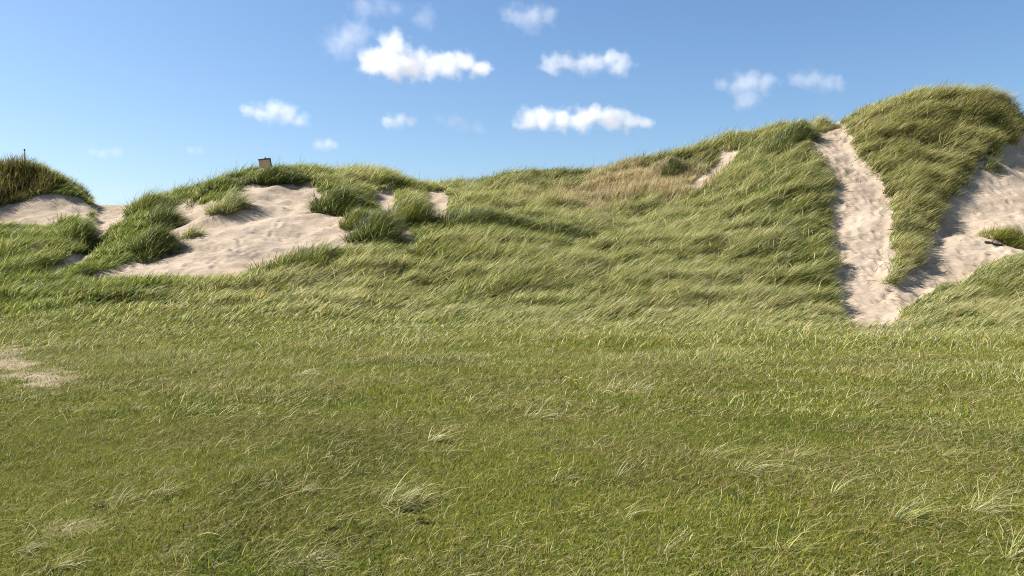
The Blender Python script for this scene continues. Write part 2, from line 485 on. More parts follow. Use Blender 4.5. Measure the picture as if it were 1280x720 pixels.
go, gu = sheet('ground', rq == 0, M_GROUND)
tag(go, 'gently uneven turf ground under the lawn and the grassy dunes', kind='structure')
bare = np.zeros(len(gu)); gxy = V[gu]
nearm = (np.abs(gxy[:, 0]) < 40) & (gxy[:, 1] > 2) & (gxy[:, 1] < 30)
bare[nearm] = bare_amount(gxy[nearm, 0], gxy[nearm, 1])
sdd = sand_d(gxy[:, 0], gxy[:, 1]); bare = np.maximum(bare, 0.8 * sstep(-0.35, 0.05, sdd))
rad = np.hypot(gxy[:, 0], gxy[:, 1]); bare = np.maximum(bare, 0.85 * sstep(95, 160, rad))       # unseen far ground paled to sand tone to brighten the cloud undersides
at_ = go.data.attributes.new('bare', 'FLOAT', 'POINT'); at_.data.foreach_set('value', bare.astype(np.float32))
SAND_NAMES = {'path': ('sand_path', 'steep trodden sand path full of footprints climbing to the dune top'),
              'slope': ('sand_slope', 'pale sand slope right of the grass wedge at the right edge'),
              'blowout': ('bare_sand', 'large bare pale sand face in the left dune under the sign board'),
              'strip': ('sand_strip', 'narrow sand strip running up to the gap between the left dunes'),
              'shade': ('sand_bank', 'shaded sand bank under the dark hummock at the left edge'),
              'gap': ('sand_gap', 'small bare sand patch right of the round green tussock'),
              'hollow': ('sand_hollow', 'small sand hollow left of the round green tussock'),
              'nook': ('sand_nook', 'little sand scrap below the dark tussocks beside the bare sand face'),
              'scar': ('sand_scar', 'slanting sand scar in the grass under the right ridge')}
for q, k in enumerate(names):
    if (rq == q + 1).any():
        o, _ = sheet(SAND_NAMES[k][0], rq == q + 1, M_SAND); tag(o, SAND_NAMES[k][1], kind='structure')

# ----------------------------------------------------------------- grass blades
GREEN = np.array([0.135, 0.165, 0.020]); OLIVE = np.array([0.240, 0.238, 0.042]); BLUE = np.array([0.120, 0.160, 0.045])
PALE = np.array([0.435, 0.415, 0.185]); STRAW = np.array([0.56, 0.45, 0.21]); BROWN = np.array([0.17, 0.115, 0.05]); DARK = np.array([0.045, 0.065, 0.018])
FRESH = np.array([0.135, 0.178, 0.012])
BLEACH = np.array([0.55, 0.50, 0.33])


def pick(n, table):
    """colour per blade from a table of (weight array or number, colour)"""
    W = np.stack([np.broadcast_to(np.asarray(w, float), (n,)) for w, _ in table], 1)
    W = np.cumsum(W / W.sum(1, keepdims=True), 1)
    k = (rng.random((n, 1)) > W).sum(1)
    c = np.stack([c for _, c in table])[np.clip(k, 0, len(table) - 1)]
    return c * rng.uniform(0.55, 1.45, (n, 1)) * rng.uniform(0.93, 1.07, (n, 3))


def blades(name, root, L, W, az, th0, th1, color, mat, seg=3, twist=0.6, parent=None, origin=None, tipfade=None):
    """curved tapering leaf blades: th0/th1 lean from vertical at base and tip, az direction of the lean"""
    n = len(root)
    L = np.broadcast_to(L, (n,)); W = np.broadcast_to(W, (n,)); az = np.broadcast_to(az, (n,))
    th0 = np.broadcast_to(th0, (n,)); th1 = np.broadcast_to(th1, (n,))
    d = np.stack([np.cos(az), np.sin(az), np.zeros(n)], 1); up = np.array([0, 0, 1.0])
    ta = az + math.pi / 2 + rng.normal(0, twist, n)
    side = np.stack([np.cos(ta), np.sin(ta), rng.normal(0, 0.2, n)], 1)
    p = np.array(root, float); rows = []
    prof = {2: [1.0, 0.75], 3: [0.85, 1.0, 0.65], 4: [0.8, 1.0, 0.8, 0.5], 5: [0.8, 1, .9, .7, .4]}[seg]
    for s in range(seg):
        w = (W * prof[s] * 0.5)[:, None] * side
        rows += [p - w, p + w]
        th = th0 + (th1 - th0) * ((s + 0.5) / seg)
        p = p + (L / seg)[:, None] * (np.sin(th)[:, None] * d + np.cos(th)[:, None] * up)
    rows.append(p)
    nv = 2 * seg + 1
    Vv = np.stack(rows, 1).reshape(-1, 3)
    if origin is not None: Vv = Vv - np.asarray(origin)[None]
    base = (np.arange(n) * nv)[:, None]
    quads = np.concatenate([base + np.array([2 * s, 2 * s + 1, 2 * s + 3, 2 * s + 2])[None] for s in range(seg - 1)], 0)
    tris = base + np.array([2 * seg - 2, 2 * seg - 1, 2 * seg])[None]
    o = mesh_obj(name, Vv, [quads, tris], mat, parent, smooth=False)
    if origin is not None: o.location = tuple(origin)
    c = np.repeat(np.c_[color, np.ones(n)][:, None, :], nv, 1)
    ca = o.data.color_attributes.new('blade_color', 'FLOAT_COLOR', 'POINT')
    ca.data.foreach_set('color', np.ascontiguousarray(c, np.float32).ravel())
    return o


def scatter(n, x0, x1, y0, y1, fan=True):
    """random ground points inside the wedge the place is seen in, plus a margin"""
    if fan:
        u = rng.random(n); y = np.sqrt(y0 * y0 + u * (y1 * y1 - y0 * y0)); x = rng.uniform(x0, x1, n) * (y + 1.6)
    else:
        x = rng.uniform(x0, x1, n); y = rng.uniform(y0, y1, n)
    return x, y


HF = 0.76                                   # half width of the grassed wedge per metre of distance


def clumped(x, y, share, radius, cell):
    """pull a share of the points towards clump centres"""
    ix = np.floor(x / cell); iy = np.floor(y / cell)
    cx = (ix + 0.15 + 0.7 * vnoise(ix * 1.7 + 0.5, iy * 2.3 + 0.5, 61)) * cell; cy = (iy + 0.15 + 0.7 * vnoise(ix * 2.9 + 0.5, iy * 1.3 + 0.5, 62)) * cell
    m = rng.random(len(x)) < share
    a = rng.uniform(0, 2 * math.pi, len(x)); r = radius * np.sqrt(rng.random(len(x)))
    x = np.where(m, cx + r * np.cos(a), x); y = np.where(m, cy + r * np.sin(a), y)
    return x, y, vnoise(ix * 3.1 + 0.3, iy * 3.7 + 0.3, 63)


# foot of the dunes: where the mown lawn turns into long grass
def foot(x):
    return 24.2 + 4.5 * (fbm(x * 0.16, x * 0 + 3.3, 3, 71) - 0.5) + 0.8 * (fbm(x * 0.9, x * 0 + 8.3, 2, 72) - 0.5)


# ---- lawn ----
def lawn(n, y0, y1, l_lo, l_hi, w_lo, w_hi):
    x, y = scatter(n, -HF, HF, y0, y1)
    y = y + rng.normal(0, 0.02 * y, n)
    patch = fbm(x * 0.35, y * 0.35, 4, 81); fine = fbm(x * 1.6, y * 1.6, 3, 82); wave = fbm(x * 0.3 + 9, y * 0.42, 3, 83)
    b = bare_amount(x, y)
    keep = (rng.random(n) > b * 0.85) & (sand_d(x, y) < 0.05) & (y < foot(x) + 1.2)
    keep &= rng.random(n) < 0.75 + 0.5 * fine
    x, y, patch, fine, wave, b = (q[keep] for q in (x, y, patch, fine, wave, b)); n = len(x)
    far = sstep(8, 23, y)
    green = fbm(x * 0.75 + 20, y * 0.75, 4, 84); brown = fbm(x * 0.8 + 50, y * 0.8, 4, 85); spk = vnoise(x * 7, y * 6, 86)
    long_ = rng.random(n) < 0.012 + 0.10 * far + 0.3 * sstep(0.5, 0.75, wave) * sstep(6, 14, y)
    L = rng.uniform(l_lo, l_hi, n) * (0.75 + 0.5 * sstep(0.25, 0.75, fine)) * (1 + 1.5 * far * wave)
    L = np.where(long_, L * rng.uniform(1.5, 2.6, n), L)
    Wd = rng.uniform(w_lo, w_hi, n)
    straw = 0.10 + 0.35 * sstep(0.5, 0.7, patch) + 0.4 * far * sstep(0.35, 0.65, wave) + 0.12 * far + 1.2 * b
    lush = sstep(0.48, 0.66, green) * (1 - 0.6 * far); dull = sstep(0.52, 0.66, brown)
    col = pick(n, [(0.95 - 0.4 * far + 1.4 * lush, FRESH), (1.3 - 0.5 * lush, OLIVE * np.array([0.98, 0.90, 0.6])), (0.2 + 0.3 * lush, GREEN * 0.75), (0.14 + straw * 0.7, PALE * 0.8), (straw * 0.28, STRAW * 0.75), (0.13 + 0.4 * dull, BROWN * 1.15), (0.12 + 1.5 * (spk < 0.2), DARK)])
    col = 0.92 * col * (1 - 0.14 * lush - 0.10 * dull)[:, None]
    pale_long = long_ & (rng.random(n) < 0.6)
    col[pale_long] = pick(int(pale_long.sum()), [(1, PALE), (0.6, OLIVE), (0.25, STRAW)])
    az = rng.normal(0.35, 0.9, n); rnd = rng.random(n) < 0.4 * (1 - 0.6 * far); az[rnd] = rng.uniform(0, 6.28, rnd.sum())
    th0 = rng.uniform(0.15, 1.1, n) + 0.35 * far; th1 = th0 + rng.uniform(0.3, 1.2, n)
    root = np.stack([x, y, ground(x, y) - 0.004], 1)
    return root, L, Wd, az, th0, th1, col


def strays(n, y0, y1, l0, l1, w0, w1):
    """single long bent blades lying over the lawn, in loose drifts"""
    x, y = scatter(n, -HF, HF, y0, y1)
    k = (rng.random(n) < sstep(0.42, 0.72, fbm(x * 0.5 + 7, y * 0.5, 3, 87)) + 0.12) & (sand_d(x, y) < 0)
    x, y = x[k], y[k]; n = len(x)
    root = np.stack([x, y, ground(x, y)], 1); th0 = rng.uniform(0.6, 1.25, n)
    return root, rng.uniform(l0, l1, n), rng.uniform(w0, w1, n), rng.normal(0.25, 0.9, n), th0, th0 + rng.uniform(0.4, 1.1, n), pick(n, [(1, PALE), (0.5, STRAW), (0.8, OLIVE), (0.3, BROWN * 1.3)])


def thatch(n, y0, y1, l0, l1, w0, w1):
    """dead strands lying nearly flat in the turf"""
    x, y = scatter(n, -HF, HF, y0, y1)
    k = (rng.random(n) < 0.25 + sstep(0.45, 0.65, fbm(x * 0.8 + 50, y * 0.8, 4, 85))) & (sand_d(x, y) < 0)
    x, y = x[k], y[k]; n = len(x)
    root = np.stack([x, y, ground(x, y) + rng.uniform(0.008, 0.03, n)], 1); th0 = rng.uniform(1.0, 1.5, n)
    return root, rng.uniform(l0, l1, n), rng.uniform(w0, w1, n), rng.normal(0.3, 0.9, n), th0, th0 + rng.uniform(0.0, 0.35, n), pick(n, [(1, STRAW * 0.75), (0.8, PALE * 0.8), (1.0, BROWN * 1.4)])


def joined(name, parts, mat, **kw):
    arr = [np.concatenate([p[k] for p in parts]) for k in range(7)]
    return blades(name, *arr, mat, **kw)


lawn_parts = [lawn(640000, 3.4, 8.5, 0.022, 0.05, 0.003, 0.006), lawn(340000, 8.5, 16.0, 0.03, 0.075, 0.006, 0.011), lawn(215000, 16.0, 25.5, 0.05, 0.13, 0.010, 0.02)]
o = joined('lawn_grass', lawn_parts, M_LAWN, seg=2)
o2 = joined('stray_grass', [strays(2600, 3.6, 8.0, 0.10, 0.26, 0.0022, 0.0045), strays(6000, 8.0, 14.0, 0.12, 0.28, 0.004, 0.008), strays(9000, 14.0, 23.0, 0.15, 0.32, 0.007, 0.013), thatch(27000, 3.6, 8.0, 0.05, 0.14, 0.002, 0.0038), thatch(30000, 8.0, 15.0, 0.07, 0.18, 0.004, 0.007)], M_LAWN, seg=5)
tag(o2, 'loose pale blades and dead strands lying over the short green lawn', 'grass', kind='stuff')
tag(o, 'short green lawn grass with straw coloured bits covering the flat foreground', 'grass', kind='stuff')

# ---- dune grass ----
STRAWP = poly_of([(655, 250), (700, 236), (735, 224), (800, 212), (850, 207), (885, 204), (880, 225), (850, 250), (790, 258), (730, 256)], 36, 55, 4)
WEDGE = poly_of([(1058, 160), (1100, 140), (1200, 112), (1270, 140), (1290, 168), (1262, 188), (1235, 215), (1205, 262), (1185, 300), (1160, 332), (1119, 355), (1108, 300), (1104, 245), (1088, 212), (1064, 190)], 25, 56)
GREENP = poly_of([(895, 175), (1000, 160), (1040, 250), (1046, 372), (1000, 376), (975, 300), (950, 240), (905, 215)], 25, 56)
HUMMOCK = poly_of([(-80, 205), (0, 205), (50, 205), (118, 252), (60, 246), (0, 262), (-80, 280)], 38, 56)


def dune(n, x0, x1, y0, y1, fan, zone):
    x, y = scatter(n, x0, x1, y0, y1, fan)
    x, y, cl = clumped(x, y, 0.55, 0.42, 0.75)
    sd = sand_d(x, y)
    inw = in_poly(x, y, WEDGE); sx = x + (fbm(x * 0.5, y * 0.5, 3, 98) - 0.5) * 6 + rng.normal(0, 0.5, n); sy = y + (fbm(x * 0.6 + 9, y * 0.6, 3, 99) - 0.5) * 5 + rng.normal(0, 0.5, n); ins = in_poly(sx, sy, STRAWP); inh = in_poly(x, y, HUMMOCK)
    keep = ((sd < -0.07 + 0.16 * rng.random(n)) | ((sd < 1.2) & (rng.random(n) < 0.006 + 0.10 * np.exp(-np.maximum(sd, 0) / 0.16)))) & (y > foot(x) - 0.2 - 7.0 * rng.random(n) ** 2.0)
    keep &= {'wedge': inw, 'straw': ins & ~inw, 'hummock': inh, 'slope': ~(inw | ins | inh)}[zone]
    big = fbm(x * 0.30, y * 0.42, 3, 91)
    lowm = y < 28
    if zone == 'slope': keep[lowm] &= rng.random(int(lowm.sum())) > 0.9 * bare_amount(x[lowm], y[lowm])
    keep &= rng.random(n) < 0.7 + 0.6 * (fbm(x * 0.9, y * 0.9, 2, 94))
    x, y, cl, sd, big = (q[keep] for q in (x, y, cl, sd, big)); n = len(x)
    lane = fbm(x * 0.22 + 3, y * 0.7 + x * 0.12, 3, 92)                      # wind lanes
    grow = sstep(19.0, 28.5, y)
    mid = fbm(x * 0.5 + 11, y * 1.05 - x * 0.2, 2, 95)
    L = (0.13 + 0.57 * grow) * (0.68 + 0.3 * cl + 0.5 * sstep(0.3, 0.7, mid)) * rng.uniform(0.65, 1.25, n)
    tint = np.clip((cl - 0.5) * 1.6 + (mid - 0.5) * 2.2, -1, 1)
    Wd = rng.uniform(0.015, 0.034, n)
    L = L * 1.12
    near_t = np.zeros(n)
    for a, c in zip(TUSS, MOUND):
        near_t = np.maximum(near_t, np.exp(-((x - c[0]) / (1.7 * a[2])) ** 2 - ((y - c[1]) / (2.0 * a[3])) ** 2))
    L = L * (1 - 0.3 * near_t) * (1 - 0.38 * sstep(-0.9, -0.1, sd)) * np.where(sd > 0.05, 0.6, 1.0)
    edge = sstep(-1.1, 0.0, sd)                                             # tufts hang over the sand
    dry = np.clip(sstep(0.40, 0.62, lane) + 0.5 * tint, 0, 1.3)
    str_ = fbm(x * 1.1 + 5, y * 1.6, 2, 96)
    az = rng.normal(-0.12, 0.24, n) + (big - 0.5) * 1.2 + (str_ - 0.5) * 1.3
    th0 = rng.normal(0.62, 0.13, n) + (str_ - 0.5) * 0.5; th1 = th0 + rng.uniform(0.5, 0.95, n)
    if zone == 'slope':
        crest = sstep(42.0, 45.5, y) * sstep(-5, -2.5, x) * (1 - sstep(8, 12, x)); band = sstep(21.5, 23.5, y) * (1 - sstep(25, 26.5, y)) * sstep(1, 6, x)
        greener = np.clip(edge * 0.8 + (big < 0.43) * 0.7 + 0.9 * in_poly(x + (big - 0.5) * 4, y, GREENP) * (0.4 + 1.2 * (cl > 0.45)) + 0.7 * near_t, 0, 1.4)
        left = sstep(-9.5, -13, x)
        col = pick(n, [(0.6 + 1.2 * greener + 1.4 * left, GREEN * (1.0)), (1.0 - 0.3 * left, OLIVE * 1.18), (0.4 + 0.9 * greener + 1.0 * left, BLUE * 1.05), ((1.5 + 1.7 * dry) * (1 - 0.55 * left) * (1 - 0.5 * crest), PALE), ((0.16 + 0.45 * dry + 0.8 * band) * (1 - 0.6 * left), STRAW), (0.08 + 0.2 * crest, BROWN), (1.5 * crest, DARK * 1.2)])
    elif zone == 'wedge':
        top = sstep(37, 43, y)
        L = L * 1.1
        col = pick(n, [(0.7, GREEN * 1.1), (1.0, OLIVE * 1.1), (0.4 * (1 - top), BLUE), (1.4 + 0.9 * dry, PALE), (0.45 + 0.7 * dry, STRAW), (0.3 + 0.25 * top, BROWN * 1.3)])
        az = rng.normal(-0.3, 0.22, n) + (big - 0.5) * 0.9 + (str_ - 0.5) * 1.1
    elif zone == 'straw':
        L = L * 0.85; th0 = rng.uniform(0.0, 0.35, n); th1 = th0 + rng.uniform(0.1, 0.7, n)
        col = pick(n, [(0.15, OLIVE), (0.9, PALE), (2.4, STRAW * np.array([1.0, 0.95, 1.2])), (0.3, BROWN * 1.6), (0.2, GREEN)])
    else:
        L = L * 1.05; th0 = rng.uniform(0.0, 0.5, n); th1 = th0 + rng.uniform(0.2, 1.0, n); az = rng.normal(-0.1, 0.9, n)
        ltop = sstep(-25.5, -28.5, x) * sstep(40, 43, y)
        col = pick(n, [(0.5, GREEN * 0.7), (0.7, OLIVE * 0.75), (0.8, DARK), (0.2, PALE * 0.7), (0.8 + 0.9 * ltop, BROWN), (0.12, STRAW * 0.7)])
    loose = rng.random(n) < 0.13; az = np.where(loose, rng.uniform(-2.2, 2.2, n), az); th0 = np.where(loose, rng.uniform(0.1, 0.9, n), th0)
    root = np.stack([x, y, ground(x, y) - 0.02], 1)
    return root, L, Wd, az, th0, th1, col


def stalks(n, x0, x1, y0, y1, zone):
    """thin upright flowering stems with narrow heads"""
    x, y = scatter(n, x0, x1, y0, y1, False); sd = sand_d(x, y)
    inw = in_poly(x, y, WEDGE); ins = in_poly(x, y, STRAWP); inh = in_poly(x, y, HUMMOCK)
    k = (sd < -0.2) & {'wedge': inw, 'straw': ins & ~inw, 'hummock': inh, 'slope': ~(inw | ins | inh)}[zone]
    x, y = x[k], y[k]; n = len(x)
    root = np.stack([x, y, ground(x, y) - 0.02], 1)
    return root, rng.uniform(0.7, 1.35, n), rng.uniform(0.010, 0.02, n), rng.normal(0, 0.7, n), rng.uniform(0, 0.15, n), rng.uniform(0.2, 0.6, n), pick(n, [(1, BROWN), (1, STRAW * 0.7), (0.6, OLIVE)])


o = joined('marram_grass', [dune(720000, -HF - 0.02, HF + 0.02, 17.0, 47.0, True, 'slope'), dune(90000, -38, 38, 46.0, 52.5, False, 'slope'), stalks(1400, -34, 34, 42, 50, 'slope')], M_MARRAM, seg=3)
tag(o, 'windswept olive green marram grass combed to the right over the middle dune slope and ridges', 'dune grass', kind='stuff')
o = joined('marram_grass', [dune(350000, 10, 34, 26.0, 50.0, False, 'wedge'), stalks(700, 15, 34, 40, 48, 'wedge')], M_MARRAM, seg=3)
tag(o, 'wedge of long olive grass on the right dune between the sand path and the sand slope', 'dune grass', kind='stuff')
o = joined('dry_grass', [dune(260000, -4, 18, 36.0, 53.0, False, 'straw'), stalks(600, -4, 18, 38, 52, 'straw')], M_MARRAM, seg=3)
tag(o, 'straw coloured upright dry grass band under the ridge in the middle', 'dry grass', kind='stuff')
o = joined('scrub_grass', [dune(240000, -42, -16, 37.0, 54.0, False, 'hummock'), stalks(900, -40, -18, 39, 50, 'hummock')], M_MARRAM, seg=3)
tag(o, 'dark brownish green grass covering the hummock at the left edge below the post', 'dune grass', kind='stuff')

# ----------------------------------------------------------------- single tussocks
def tussock(px, py, rx, ry, h, n, mix, label, name='marram_tussock', cat='grass tussock', group=None, y0=3.0, y1=56.0, width=(0.011, 0.022), flat=0.0, spread=1.0, seg=4, az0=-0.1, mat=None):
    c = spot(px, py, y0, y1)
    a = rng.uniform(0, 2 * math.pi, n); r = np.sqrt(rng.random(n))
    ph = rng.uniform(0, 6.28, 3); lobe = 1 + 0.22 * np.sin(2 * a + ph[0]) + 0.18 * np.sin(3 * a + ph[1]) + 0.14 * np.sin(5 * a + ph[2])
    x = c[0] + rx * r * lobe * np.cos(a); y = c[1] + ry * r * lobe * np.sin(a)
    tuf = vnoise(x * 4.5, y * 4.5, 97)
    root = np.stack([x, y, ground(x, y) - 0.03 * h], 1)
    L = h * rng.uniform(0.4, 1.4, n) * (1.15 - 0.35 * r) * (0.65 + 0.7 * tuf)
    ox, oy = spread * r * np.cos(a) + 0.8, spread * r * np.sin(a)
    az = np.arctan2(oy, ox) + rng.normal(0, 0.35, n) + az0
    th0 = np.clip(0.15 + 0.55 * r * spread + flat + rng.normal(0, 0.28, n) + (tuf - 0.5) * 0.4, 0, 1.45); th1 = np.minimum(th0 + rng.uniform(0.5, 1.4, n), 2.4)
    col = pick(n, mix)
    o = blades(name, root, L, rng.uniform(*width, n), az, th0, th1, col, mat or M_MARRAM, seg=seg, origin=c)
    return tag(o, label, cat, group)


LUSH = [(1.4, GREEN * 0.8), (0.5, BLUE * 0.85), (0.6, OLIVE * 0.9), (0.3, PALE), (0.12, STRAW)]
COOL = [(1.2, GREEN * 0.58), (0.9, BLUE * 0.68), (0.3, OLIVE * 0.7), (0.8, DARK), (0.35, PALE * 0.9), (0.1, STRAW)]
SAGE = [(0.5, BLUE * 1.2), (0.7, PALE), (0.5, OLIVE), (0.25, BLEACH * 0.7)]
MIX = {'LUSH': LUSH, 'COOL': COOL, 'SAGE': SAGE, 'YEL': [(0.6, GREEN * 1.3), (1.4, OLIVE * 1.25), (0.4, BROWN * 1.3)], 'PAL': [(1, PALE), (0.8, OLIVE), (0.5, STRAW), (0.3, BLUE)]}
GT = 'marram tussocks on the edges of the bare sand'
for a in TUSS:
    tussock(a[0], a[1], a[2], a[3], a[4] * 1.15, int(a[5] * 1.25), MIX[a[6]], a[7], group=GT, y0=24 if a[0] > 120 else 3)

# dry tufts on the lawn
DRY = [(0.8, BLEACH * 0.8), (1.2, PALE), (0.4, STRAW), (0.4, OLIVE)]
GREENISH = [(0.8, PALE), (0.9, OLIVE), (0.3, BLEACH * 0.8), (0.4, GREEN)]
DEAD = [(1, DARK * 1.3), (0.6, BROWN * 0.6), (0.35, GREEN * 0.8), (0.2, OLIVE)]
GL = 'long grass tufts on the lawn'
for px, py, r, h, n, mix, lab in [
    (500, 628, 0.16, 0.30, 70, DRY, 'big bleached tuft with a dark centre on the lawn, lower middle left'),
    (145, 628, 0.17, 0.20, 55, DRY, 'ragged bleached tuft on the lawn at the lower left'),
    (200, 618, 0.14, 0.18, 40, DRY, 'small bleached tuft just right of the ragged one at the lower left'),
    (376, 616, 0.05, 0.26, 14, DRY, 'little fan of pale blades on the lawn left of the big bleached tuft'),
    (1122, 650, 0.12, 0.34, 42, GREENISH, 'arching pale tuft on the lawn at the lower right'),
    (1222, 640, 0.10, 0.34, 40, DRY, 'bleached arching tuft on the lawn close to the right edge'),
    (1040, 622, 0.07, 0.30, 18, GREENISH, 'thin arching tuft left of the two big tufts at the lower right'),
    (925, 590, 0.22, 0.34, 40, GREENISH, 'loose yellowish tuft on the lawn right of the middle'),
    (890, 572, 0.24, 0.34, 34, GREENISH, 'loose olive tuft left of the yellowish tuft right of the middle'),
    (1000, 572, 0.20, 0.30, 26, GREENISH, 'wide loose tuft of curved blades on the right half of the lawn'),
    (775, 490, 0.40, 0.32, 60, DRY, 'pale combed tuft on the lawn right of the yellow flowers'),
    (668, 524, 0.22, 0.28, 26, DRY, 'small pale tuft on the lawn below the yellow flowers'),
    (540, 552, 0.14, 0.25, 26, DRY, 'flat whitish tuft on the lawn above the big bleached tuft'),
    (700, 600, 0.16, 0.28, 12, DRY, 'few long straw blades lying on the lawn below the middle'),
    (770, 598, 0.12, 0.28, 10, DRY, 'few long curved blades on the lawn right of the lying straw ones'),
    (780, 648, 0.08, 0.28, 8, DRY, 'single hooked pale blades low on the lawn, right of the middle'),
    (825, 696, 0.08, 0.30, 7, DRY, 'thin straw blades at the bottom edge right of the middle'),
    (375, 470, 0.25, 0.26, 26, DRY, 'small upright pale tuft on the far lawn, left of the middle'),
    (250, 515, 0.30, 0.22, 50, GREENISH, 'dark and pale mottled tuft on the left half of the lawn'),
    (275, 470, 0.30, 0.25, 30, DRY, 'sparse pale tuft on the far left lawn'),
    (170, 512, 0.18, 0.16, 34, DRY, 'short pale tuft with dark base below the bare patch at the left'),
    (1180, 572, 0.16, 0.26, 22, GREENISH, 'thin tuft of bent blades on the right lawn above the bleached arching tuft'),
    (1085, 510, 0.30, 0.30, 30, GREENISH, 'long bent tuft far on the right half of the lawn'),
    (1165, 470, 0.40, 0.30, 36, GREENISH, 'hazy bent tuft farthest on the right half of the lawn'),
    (1262, 700, 0.10, 0.36, 22, GREENISH, 'long bowed blades in the lower right corner'),
    (985, 690, 0.14, 0.28, 26, GREENISH, 'low tuft of bowed blades at the bottom edge right of the middle'),
    (70, 712, 0.10, 0.2, 26, DRY, 'pale curled tuft in the lower left corner'),
    (370, 706, 0.22, 0.12, 60, DRY, 'flattened straw litter at the bottom edge left of the middle'),
    (30, 690, 0.14, 0.2, 22, DRY, 'wispy straw tuft at the left end of the bottom edge'),
]:
    tussock(px, py, r * (1.15 if n > 44 else 0.6 if n > 24 else 0.35), r * (0.8 if n > 44 else 0.5 if n > 24 else 0.3), h, int(n * 2.3), mix, lab, 'grass_tuft', 'grass tuft', GL, width=(0.0025, 0.005) if py > 560 else (0.005, 0.011), flat=0.45, spread=0.75, seg=5, mat=M_LAWN)
for px, py, r, lab in [(508, 640, 0.07, 'dark dead clump under the big bleached tuft'), (525, 654, 0.06, 'tiny dark weed right below the big bleached tuft'), (313, 433, 0.45, 'dark low weed on the far left lawn, right of two'),
                       (153, 437, 0.40, 'dark low weed on the far left lawn, left of two'), (178, 510, 0.14, 'dark weed beside the short pale tuft below the bare patch'), (120, 636, 0.06, 'dark dead clump left in the ragged bleached tuft'), (415, 662, 0.05, 'tiny dark weed on the lawn left of the big bleached tuft'),
                       (675, 410, 0.7, 'dark flattened clump at the foot of the middle dune')]:
    tussock(px, py, r * 0.75, r * 0.42, 0.05 + 0.12 * r, int(90 + 260 * r), DEAD, lab, 'dark_weed', 'weed', 'dark weeds on the lawn', width=(0.005, 0.011), flat=0.3, spread=1.2, seg=3, mat=M_LAWN)


# ----------------------------------------------------------------- post, sign, stick, flowers
def tube(bm, pts, rad, n=10, cap=True):
    rings = []
    for k, p in enumerate(pts):
        p = np.array(p, float)
        t = np.array(pts[min(k + 1, len(pts) - 1)], float) - np.array(pts[max(k - 1, 0)], float); t /= np.linalg.norm(t)
        a = np.cross(t, [0.3, 1, 0.2]); a /= np.linalg.norm(a); b = np.cross(t, a)
        r = rad[k] if hasattr(rad, '__len__') else rad
        rings.append([bm.verts.new(p + r * (math.cos(2 * math.pi * q / n) * a + math.sin(2 * math.pi * q / n) * b)) for q in range(n)])
    for r0, r1 in zip(rings, rings[1:]):
        for q in range(n): bm.faces.new((r0[q], r0[(q + 1) % n], r1[(q + 1) % n], r1[q]))
    if cap: bm.faces.new(rings[0][::-1]); bm.faces.new(rings[-1])


def slab(bm, corners, y0, y1):
    """plate from four (x, z) corners between two depths"""
    a = [bm.verts.new((x, y0, z)) for x, z in corners]; b = [bm.verts.new((x, y1, z)) for x, z in corners]
    bm.faces.new(a); bm.faces.new(b[::-1])
    for k in range(4): bm.faces.new((a[k], b[k], b[(k + 1) % 4], a[(k + 1) % 4]))


M_WOOD = plain('weathered_brown_wood', (0.19, 0.13, 0.08), 0.85, 0.2, 9, 0.5, (1, 1, 6))
M_EDGE = plain('dark_wood_edge', (0.06, 0.05, 0.04), 0.8, 0.2, 20, 0.4)
M_POST = plain('grey_wood', (0.24, 0.23, 0.21), 0.85, 0.2, 8, 0.4, (4, 4, 0.6))
M_STICK = plain('dead_wood', (0.07, 0.055, 0.045), 0.9, 0.1, 25, 0.5)
M_STEM = plain('flower_stem', (0.08, 0.12, 0.03), 0.6, 0.3, 30, 0.2)
M_PETAL = plain('yellow_petal', (0.80, 0.60, 0.03), 0.5, 0.3, 60, 0.15)

Ys = 42.6
bx, _, bz = at(331, 213, Ys); gz = float(ground(bx, Ys))
tx, _, tz = at(331, 198.6, Ys)
s = empty('sign_board', (bx, Ys, gz - 0.25)); tag(s, 'small weathered brown wooden board leaning on a post above the bare sand face', 'sign')
ctop = tz - (gz - 0.25); px_m = Ys / F; s.rotation_euler = (0, 0, math.radians(-32))
w2 = 10.2 * px_m; hgt = 0.50
bm = bmesh.new(); slab(bm, [(-w2 + 0.10, ctop - hgt), (w2 + 0.12, ctop - hgt), (w2, ctop - 0.035), (-w2, ctop - 0.035)], -0.06, -0.015)
for k in range(1, 3):
    pass
bm_obj('panel', bm, M_WOOD, s, False)
bm = bmesh.new(); slab(bm, [(-w2 - 0.02, ctop - 0.032), (w2 + 0.02, ctop - 0.032), (w2 + 0.02, ctop + 0.012), (-w2 - 0.02, ctop + 0.012)], -0.075, 0.0)
bm_obj('top_rail', bm, M_EDGE, s, False)
bm = bmesh.new(); slab(bm, [(w2 + 0.122, ctop - hgt), (w2 + 0.165, ctop - hgt), (w2 + 0.045, ctop - 0.036), (w2 + 0.003, ctop - 0.036)], -0.07, -0.01)
bm_obj('side_rail', bm, M_EDGE, s, False)
bm = bmesh.new(); tube(bm, [(0.0, 0.045, 0), (0.0, 0.045, ctop * 0.6), (-0.01, 0.045, ctop + 0.085)], 0.042, 12); bm_obj('post', bm, M_EDGE, s, False)

